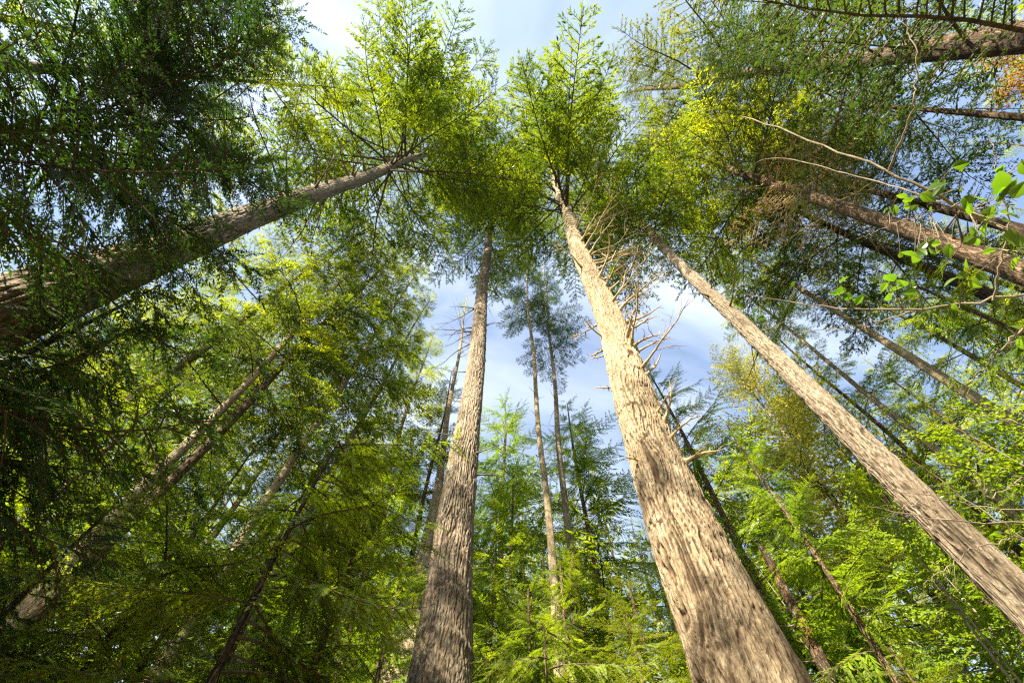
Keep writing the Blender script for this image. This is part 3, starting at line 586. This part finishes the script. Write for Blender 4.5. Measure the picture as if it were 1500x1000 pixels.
near_list = [
    ("tall fresh cedar glowing between the pale straight trunk and the thin trunk beside it", 'cedar2', -26, 14, 19, 1.2),
    ("broad cedar closing the gap behind the sun flecked trunk", 'cedar2', -47, 14, 18, 1.3),
    ("round topped lime cedar under the bright pyramid conifer", 'cedar2', -22, 12.5, 15, 1.2),
    ("dense cedar low behind the faint speckled stem", 'cedar', 8.5, 13, 12.5, 1.3),
    ("bright cedar behind the leafy sapling by the rotten snag", 'cedar2', 34, 15, 15, 1.3),
    ("wide cedar behind the right hand thicket of saplings", 'cedar', 47, 15, 14, 1.4),
    ("drooping cedar between the middle fir and the huge pale fir, taller than its neighbours", 'young', 7, 8.4, 8.0, 1.1),
    ("shaded cedar with layered dull fronds midway along the bottom left", 'near', -30, 6.6, 5.5, 1.1),
    ("dark cedar hiding the foot of the mossy half lit trunk", 'near', -48, 6.4, 5.7, 1.1),
    ("small fresh green cedar beside the middle fir's left flank, low down", 'young2', -15, 8.2, 7.6, 1.0),
    ("leaning dark cedar at the left edge below the thick grey fir", 'near', -62, 6.2, 8.0, 1.1),
    ("young cedar with bright claw-like frond tips right of the middle fir's foot", 'young2', 2.5, 6.3, 6.0, 1.0),
    ("young cedar with dull green sprays reaching across the middle fir's lower trunk", 'young', -22, 5.4, 6.3, 1.05),
    ("small cedar in deep shade left of the middle fir", 'young', -37, 5.6, 5.0, 1.1),
    ("cedar sapling under the darker slim conifer", 'young', 14, 7.6, 6.3, 1.0),
    ("lime green hemlock sapling left of the huge pale fir's foot", 'hem', 15, 8.2, 7.2, 1.0),
    ("lime green hemlock sapling right of the huge pale fir's foot", 'hem', 38, 6.8, 4.6, 1.0),
]
for r in near_list: bgt(*r)

# ================================================================== overhanging cedars close to the camera on the left
def near_cedar(label, x, y, H, sprays, mat='cedar_shade'):
    root = thing("cedar_tree", label, "tree", (x, y, 0))
    obj("trunk", trunk_mesh("trunk", lambda z: (.04 * sin(z), 0), lambda z: max(.010, .0085 * H * (1 - z / (H + .2)) ** .6), -.2, H - .2, M['bark_dark'], 20, .15, seed=int(rng.integers(1, 90))), root)
    G = Geo()
    for z, az, pt, L in sprays: place(G, TPL['cedarnear'][int(rng.integers(2))], (0, 0, z), az, pt, U(-.25, .25), L)
    obj("crown", G.mesh("crown", [M[mat], M['twig']]), root)
def fan(z0, z1, az0, az1, n, L0, L1, p0=-.05, p1=.45):
    return [(z0 + (z1 - z0) * (k + .5) / n, radians(U(az0, az1)), U(p0, p1), U(L0, L1)) for k in range(n)]
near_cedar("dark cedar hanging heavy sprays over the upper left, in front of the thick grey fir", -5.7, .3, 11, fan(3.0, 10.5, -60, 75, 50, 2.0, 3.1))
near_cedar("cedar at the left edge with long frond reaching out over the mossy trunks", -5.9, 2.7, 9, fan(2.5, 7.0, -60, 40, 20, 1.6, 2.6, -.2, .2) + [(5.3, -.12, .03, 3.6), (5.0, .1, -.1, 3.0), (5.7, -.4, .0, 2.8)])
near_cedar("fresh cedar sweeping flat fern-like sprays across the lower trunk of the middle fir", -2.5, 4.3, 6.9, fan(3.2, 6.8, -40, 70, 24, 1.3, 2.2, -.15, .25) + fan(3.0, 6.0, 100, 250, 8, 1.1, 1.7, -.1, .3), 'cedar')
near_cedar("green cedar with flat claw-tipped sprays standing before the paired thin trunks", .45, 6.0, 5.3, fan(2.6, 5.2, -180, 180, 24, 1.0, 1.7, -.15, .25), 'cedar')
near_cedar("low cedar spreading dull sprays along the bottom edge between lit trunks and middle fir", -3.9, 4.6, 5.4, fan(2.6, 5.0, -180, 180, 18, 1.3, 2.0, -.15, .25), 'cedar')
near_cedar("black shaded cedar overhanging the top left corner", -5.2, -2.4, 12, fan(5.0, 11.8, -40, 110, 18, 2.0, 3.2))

# ================================================================== limbs reaching in from a fir outside the right edge
def edge_fir():
    root = thing("conifer_tree", "near conifer reaching dark and lime boughs in from beyond the upper right edge", "tree", (8.6, -.9, 0))
    obj("trunk", trunk_mesh("trunk", lambda z: (.05 * sin(z * .6), 0), lambda z: max(.015, .26 * (1 - z / 24.2) ** .6), -.2, 23.8, M['bark_dark'], 24, .2, seed=5), root)
    G = Geo()
    for k in range(15):
        z = 9.0 + 14 * (k + U(0, 1)) / 15; az = radians(U(165, 225)) if k % 6 else U(0, 6.28)
        place(G, TPL['firnear'][int(rng.integers(3))], (0, 0, z), az, U(-.2, .2), U(-.3, .3), (5.4 - 3.4 * (z - 9) / 14) * U(.75, 1.15))
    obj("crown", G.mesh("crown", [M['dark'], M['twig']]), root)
edge_fir()

# ================================================================== broadleaf trees and saplings
def broadleaf(name, label, cat, base, H, L, n, mat, z0=.35, stems=1, leafscale=1.0, r=.05, top=None, pitch=(.1, .9), group=None):
    root = thing(name, label, cat, (*base, 0), group); G = Geo()
    T = TPL['broadfine' if cat == 'tree' else 'broad']; lean = np.array([U(-.06, .06), U(-.06, .06)])
    for s in range(stems):
        a = U(0, 6.28); sp = np.array([cos(a), sin(a)]) * (.13 if stems > 1 else .0) + lean; ph = U(0, 6)
        ln = lambda z, sp=sp, ph=ph: (sp[0] * z + .10 * sin(z * .8 + ph), sp[1] * z + .10 * cos(z * .7 + ph))
        h = H * U(.85, 1.0)
        obj("stem" if stems > 1 else "trunk", trunk_mesh("stem", ln, lambda z: max(.006, r * (1 - z / (h + .1)) ** .7), -.1, h, M['stem'], 10, .25, seed=int(rng.integers(1, 90))), root)
        for k in range(n // stems):
            q = (k + U(0, 1)) / (n / stems); z = H * z0 + (h - H * z0) * q; x, y = ln(z)
            place(G, T[int(rng.integers(3))], (x, y, z), U(0, 6.28), pitch[0] + (pitch[1] - pitch[0]) * q ** 2 + U(-.2, .2), U(-.4, .4), L * (.45 + .75 * (1 - q)) * U(.7, 1.2))
    obj("foliage" if stems > 1 else "crown", G.mesh("crown", [M[mat], M['twig']]), root)
def pol(az, d): return (d * sin(radians(az)), d * cos(radians(az)))
broadleaf("maple_tree", "airy tree with pale yellow leaves against the sky right of the huge pale fir", "tree", pol(41, 19), 26, 4.2, 120, 'yellow', .38, 1, r=.22)
broadleaf("maple_tree", "small glimpse of orange autumn leaves at the upper right edge", "tree", pol(93.5, 11.3), 15.6, 1.5, 22, 'orange', .74, 1, r=.16)
for lab, az, d, H, mat in [
    ("thicket sapling with pale leaning stem, first from the huge pale fir", 42, 10.2, 8.2, 'broad'),
    ("tall leafy sapling with long whitish stem in the middle of the right hand thicket", 46, 11.0, 9.2, 'broad'),
    ("yellow green sapling under the slanting fir trunk", 50, 10.4, 7.4, 'broad'),
    ("bushy sapling in the lower right corner", 54, 9.6, 5.8, 'broad'),
    ("leafy sapling beside the dark rotten snag", 37, 11.6, 9.4, 'broad'),
    ("sapling crown just above the slanting trunk at the right edge", 62, 11.5, 9.4, 'broad'),
    ("dim sapling low in the corner shade beneath the slanting trunk", 58, 10.4, 6.0, 'broad'),
    ("leafy sapling glowing behind the paired thin trunks", 5, 15, 11.0, 'broad'),
]: broadleaf("broadleaf_sapling", lab, "sapling", pol(az, d), H, 1.7, 46, mat, .25, 2, r=.045)

# hazel with big leaves whose stems arch in from the right edge
def hazel():
    base = np.array([4.3, .9, 0.0]); root = thing("hazel_shrub", "shrub with large bright oval leaves on arching pale stems before the dark brown fir", "shrub", base)
    paths = [([(1560, 390, 3.5), (1500, 347, 3.0), (1400, 300, 2.6), (1300, 250, 2.35), (1190, 205, 2.2), (1085, 170, 2.15)], .015),
             ([(1580, 440, 3.6), (1500, 428, 3.1), (1350, 456, 2.9), (1200, 450, 2.7), (1085, 430, 2.6)], .012),
             ([(1500, 347, 3.0), (1400, 300, 2.75), (1310, 275, 2.7), (1200, 240, 2.75), (1120, 228, 2.8), (1080, 262, 2.9)], .006),
             ([(1302, 251, 2.35), (1340, 160, 2.3), (1345, 80, 2.35), (1318, 25, 2.4)], .006),
             ([(1455, 440, 3.0), (1480, 330, 2.9), (1462, 250, 2.8), (1450, 200, 2.8)], .006),
             ([(1400, 300, 2.6), (1330, 320, 2.5), (1255, 350, 2.5)], .004),
             ([(1340, 456, 2.9), (1250, 480, 2.8), (1120, 490, 2.8)], .005),
             ([(1500, 480, 3.2), (1450, 530, 3.2), (1400, 580, 3.3)], .006)]
    leaves = Geo(); CS = []
    def leafq(p, d, L, w=.66):
        nn = norm(np.array([0, 0, 1.0]) + rng.normal(0, .6, 3)); sd = norm(np.cross(nn, d)); nn = np.cross(d, sd)
        rows = np.array([0, .12, .3, .5, .7, .87, 1.0]); ws = np.array([.02, .62, .98, 1.0, .74, .38, .02]) * w * L * .5
        mid = p + d * (rows * L)[:, None] - nn * (.16 * L * rows ** 2)[:, None]
        for s in (-1, 1):
            ed = mid + sd * s * ws[:, None] * (1 + .06 * np.where(np.arange(7) % 2, 1, -1))[:, None] + nn * (ws * .28)[:, None]
            md = mid + sd * s * ws[:, None] * .5 + nn * (ws * .20)[:, None]
            V = np.concatenate([mid, md, ed]); i = np.arange(6)
            leaves.add(V, np.concatenate([np.stack([i, i + 7, i + 8, i + 1], -1), np.stack([i + 7, i + 14, i + 15, i + 8], -1)]), 0)
    for pi_, (path, r0) in enumerate(paths):
        P = [at(*p) for p in path]
        if pi_ in (0, 1): P = [base, base + (P[0] - base) * np.array([.3, .3, .55])] + P
        P = np.array(P); tt = np.linspace(0, len(P) - 1, 36); c = np.stack([np.interp(tt, np.arange(len(P)), P[:, k]) for k in range(3)], -1)
        for _ in range(6): c[1:-1] = .25 * c[:-2] + .5 * c[1:-1] + .25 * c[2:]
        c[1:-1] += rng.normal(0, .006, c[1:-1].shape)
        c = c - base; CS.append(c[8:]); g = Geo(); g.tube(c, r0 * (1 - .7 * np.linspace(0, 1, 36)), 8)
        obj("stem", g.mesh("stem", [M['stem']], True), root)
    spots = [(1390, 268, 2.3, .11), (1350, 283, 2.35, .08), (1375, 262, 2.35, .05), (1395, 245, 2.4, .07), (1340, 288, 2.4, .05), (1310, 300, 2.5, .07), (1335, 293, 2.45, .05), (1345, 300, 2.4, .06),
             (1350, 380, 2.5, .09), (1340, 375, 2.5, .07), (1372, 370, 2.5, .07), (1392, 357, 2.5, .08), (1358, 355, 2.5, .06), (1310, 412, 2.7, .10), (1325, 420, 2.7, .09), (1345, 425, 2.7, .08),
             (1305, 440, 2.75, .08), (1398, 438, 2.8, .05), (1405, 405, 2.8, .09), (1420, 410, 2.8, .08), (1420, 392, 2.8, .07), (1440, 370, 2.8, .06), (1240, 425, 2.7, .09), (1250, 435, 2.7, .08), (1265, 433, 2.7, .08), (1230, 415, 2.7, .07),
             (1090, 450, 2.6, .09), (1112, 450, 2.6, .07), (1105, 465, 2.6, .07), (1120, 465, 2.6, .05), (1165, 412, 2.65, .06), (1175, 405, 2.65, .05), (1425, 312, 2.5, .08), (1430, 345, 2.6, .08), (1450, 320, 2.6, .10), (1465, 300, 2.6, .11),
             (1475, 280, 2.6, .12), (1490, 260, 2.6, .12), (1470, 250, 2.7, .07), (1490, 315, 2.6, .11), (1480, 335, 2.7, .10), (1495, 375, 2.8, .08), (1496, 492, 3.0, .09), (1440, 295, 2.6, .09), (1420, 285, 2.5, .08), (1498, 235, 2.7, .1)]
    CS = np.concatenate(CS)
    spots = spots + [(px + U(-22, 22), py + U(-16, 16), d + U(-.15, .15), L * U(.5, .9)) for px, py, d, L in spots if px > 1220]
    for px, py, d, L in spots:
        p = at(px, py, d) - base; dr = norm(np.array([U(-1, .6), U(-.6, .9), U(-.35, .15)])); leafq(p, dr, L * 1.05); k = CS[np.argmin(np.linalg.norm(CS - p, axis=1))]; leaves.tube([k, (k + p) / 2 + np.array([0, 0, -.01]), p], [.0025, .002, .0015], 4, 1)
    obj("foliage", leaves.mesh("foliage", [M['hazel'], M['stem']], True), root)
hazel()
def bare_shrub():
    base = np.array([5.2, 2.6, 0.0]); root = thing("bare_shrub", "leafless shrub with thin whitish twigs crossing the slanting fir trunk", "shrub", base)
    paths = [([(1600, 770, 4.4), (1500, 766, 4.0), (1390, 762, 3.7), (1330, 752, 3.5), (1270, 742, 3.4)], .009),
             ([(1590, 740, 4.4), (1500, 750, 4.1), (1400, 735, 3.9), (1330, 722, 3.8), (1280, 708, 3.7)], .006),
             ([(1590, 860, 4.5), (1490, 785, 4.1), (1430, 740, 4.0), (1360, 690, 3.9), (1320, 658, 3.8)], .008),
             ([(1480, 788, 4.1), (1420, 806, 4.0), (1360, 850, 3.9), (1345, 885, 3.9)], .005),
             ([(1500, 700, 4.3), (1450, 730, 4.1), (1430, 690, 4.1), (1440, 655, 4.2)], .004),
             ([(1390, 762, 3.7), (1345, 735, 3.6), (1310, 755, 3.55), (1290, 730, 3.5)], .004),
             ([(1500, 620, 4.4), (1460, 612, 4.3), (1400, 600, 4.2), (1385, 592, 4.2)], .006)]
    for k, (path, r0) in enumerate(paths):
        P = [at(*p) for p in path]
        if k in (0, 1, 2, 6): P = [base, base + (P[0] - base) * np.array([.35, .35, .6])] + P
        P = np.array(P); tt = np.linspace(0, len(P) - 1, 30); c = np.stack([np.interp(tt, np.arange(len(P)), P[:, j]) for j in range(3)], -1)
        for _ in range(3): c[1:-1] = .25 * c[:-2] + .5 * c[1:-1] + .25 * c[2:]
        c[1:-1] += rng.normal(0, .010, c[1:-1].shape)
        c = c - base; g = Geo(); R = r0 * (1 - .7 * np.linspace(0, 1, 30)); g.tube(c, R, 6)
        for _ in range(5):
            i = int(rng.integers(12, 28)); d = norm(norm(c[i + 1] - c[i]) + rng.normal(0, .6, 3)); l = U(.1, .35); g.tube([c[i], c[i] + d * l * .5, c[i] + norm(d + rng.normal(0, .3, 3)) * l], [R[i] * .6, R[i] * .4, R[i] * .2], 4)
        obj("stem", g.mesh("stem", [M['stem']], True), root)
bare_shrub()

# ================================================================== the wood beyond and unseen trees behind the viewpoint, one mass
def far_forest():
    G = Geo()
    for k in range(58):
        az = radians(-88 + 176 * (k + U(-.3, .3)) / 57); d = U(27, 44); x, y = d * sin(az), d * cos(az); H = d * U(.78, 1.12) + 2
        ln = lambda z, x=x, y=y: (x, y)
        crown_geo(G, 1.5, H, U(3.8, 5.6), 100, 'coarse', ln, low=.8)
        G.tube([(x, y, 0), (x, y, H * .6), (x, y, H - .3)], [.28, .17, .02], 8, 1)
    for k in range(34):                                                     # the same wood goes on unseen behind the viewpoint, added to cut sky fill
        a_ = 92 + 176 * (k + U(-.3, .3)) / 33; d = U(14, 25); near_sun = abs(a_ - math.degrees(SUN_AZ)) < 30
        x, y = d * sin(radians(a_)), d * cos(radians(a_)); H = d * (U(.45, .6) if near_sun else U(1.1, 1.5)) + 2
        crown_geo(G, 1.5, H, U(3.2, 4.4), 70, 'coarse', lambda z, x=x, y=y: (x, y), low=.8)
        G.tube([(x, y, 0), (x, y, H * .6), (x, y, H - .3)], [.28, .17, .02], 8, 1)
    for x, y, z0, H in [(-5.0, -8.2, 16.0, 21.5), (-8.6, -5.6, 16.5, 21.5)]:  # unseen trees added to throw dappled shade on the lower trunks
        crown_geo(G, z0, H, 2.4, 15, 'coarse', lambda z, x=x, y=y: (x, y), low=.8); G.tube([(x, y, 0), (x, y, H * .6), (x, y, H - .3)], [.2, .13, .02], 8, 1)
    tag(obj("far_forest", G.mesh("far_forest", [M['bright'], M['twig']])), "distant mass of green conifers closing off the view between the trunks, with unseen shading trees behind the viewpoint", None, None, 'stuff')
far_forest()
print('polys', sum(len(o.data.polygons) for o in bpy.data.objects if o.type == 'MESH'), 'unique', sum(len(m.polygons) for m in bpy.data.meshes))
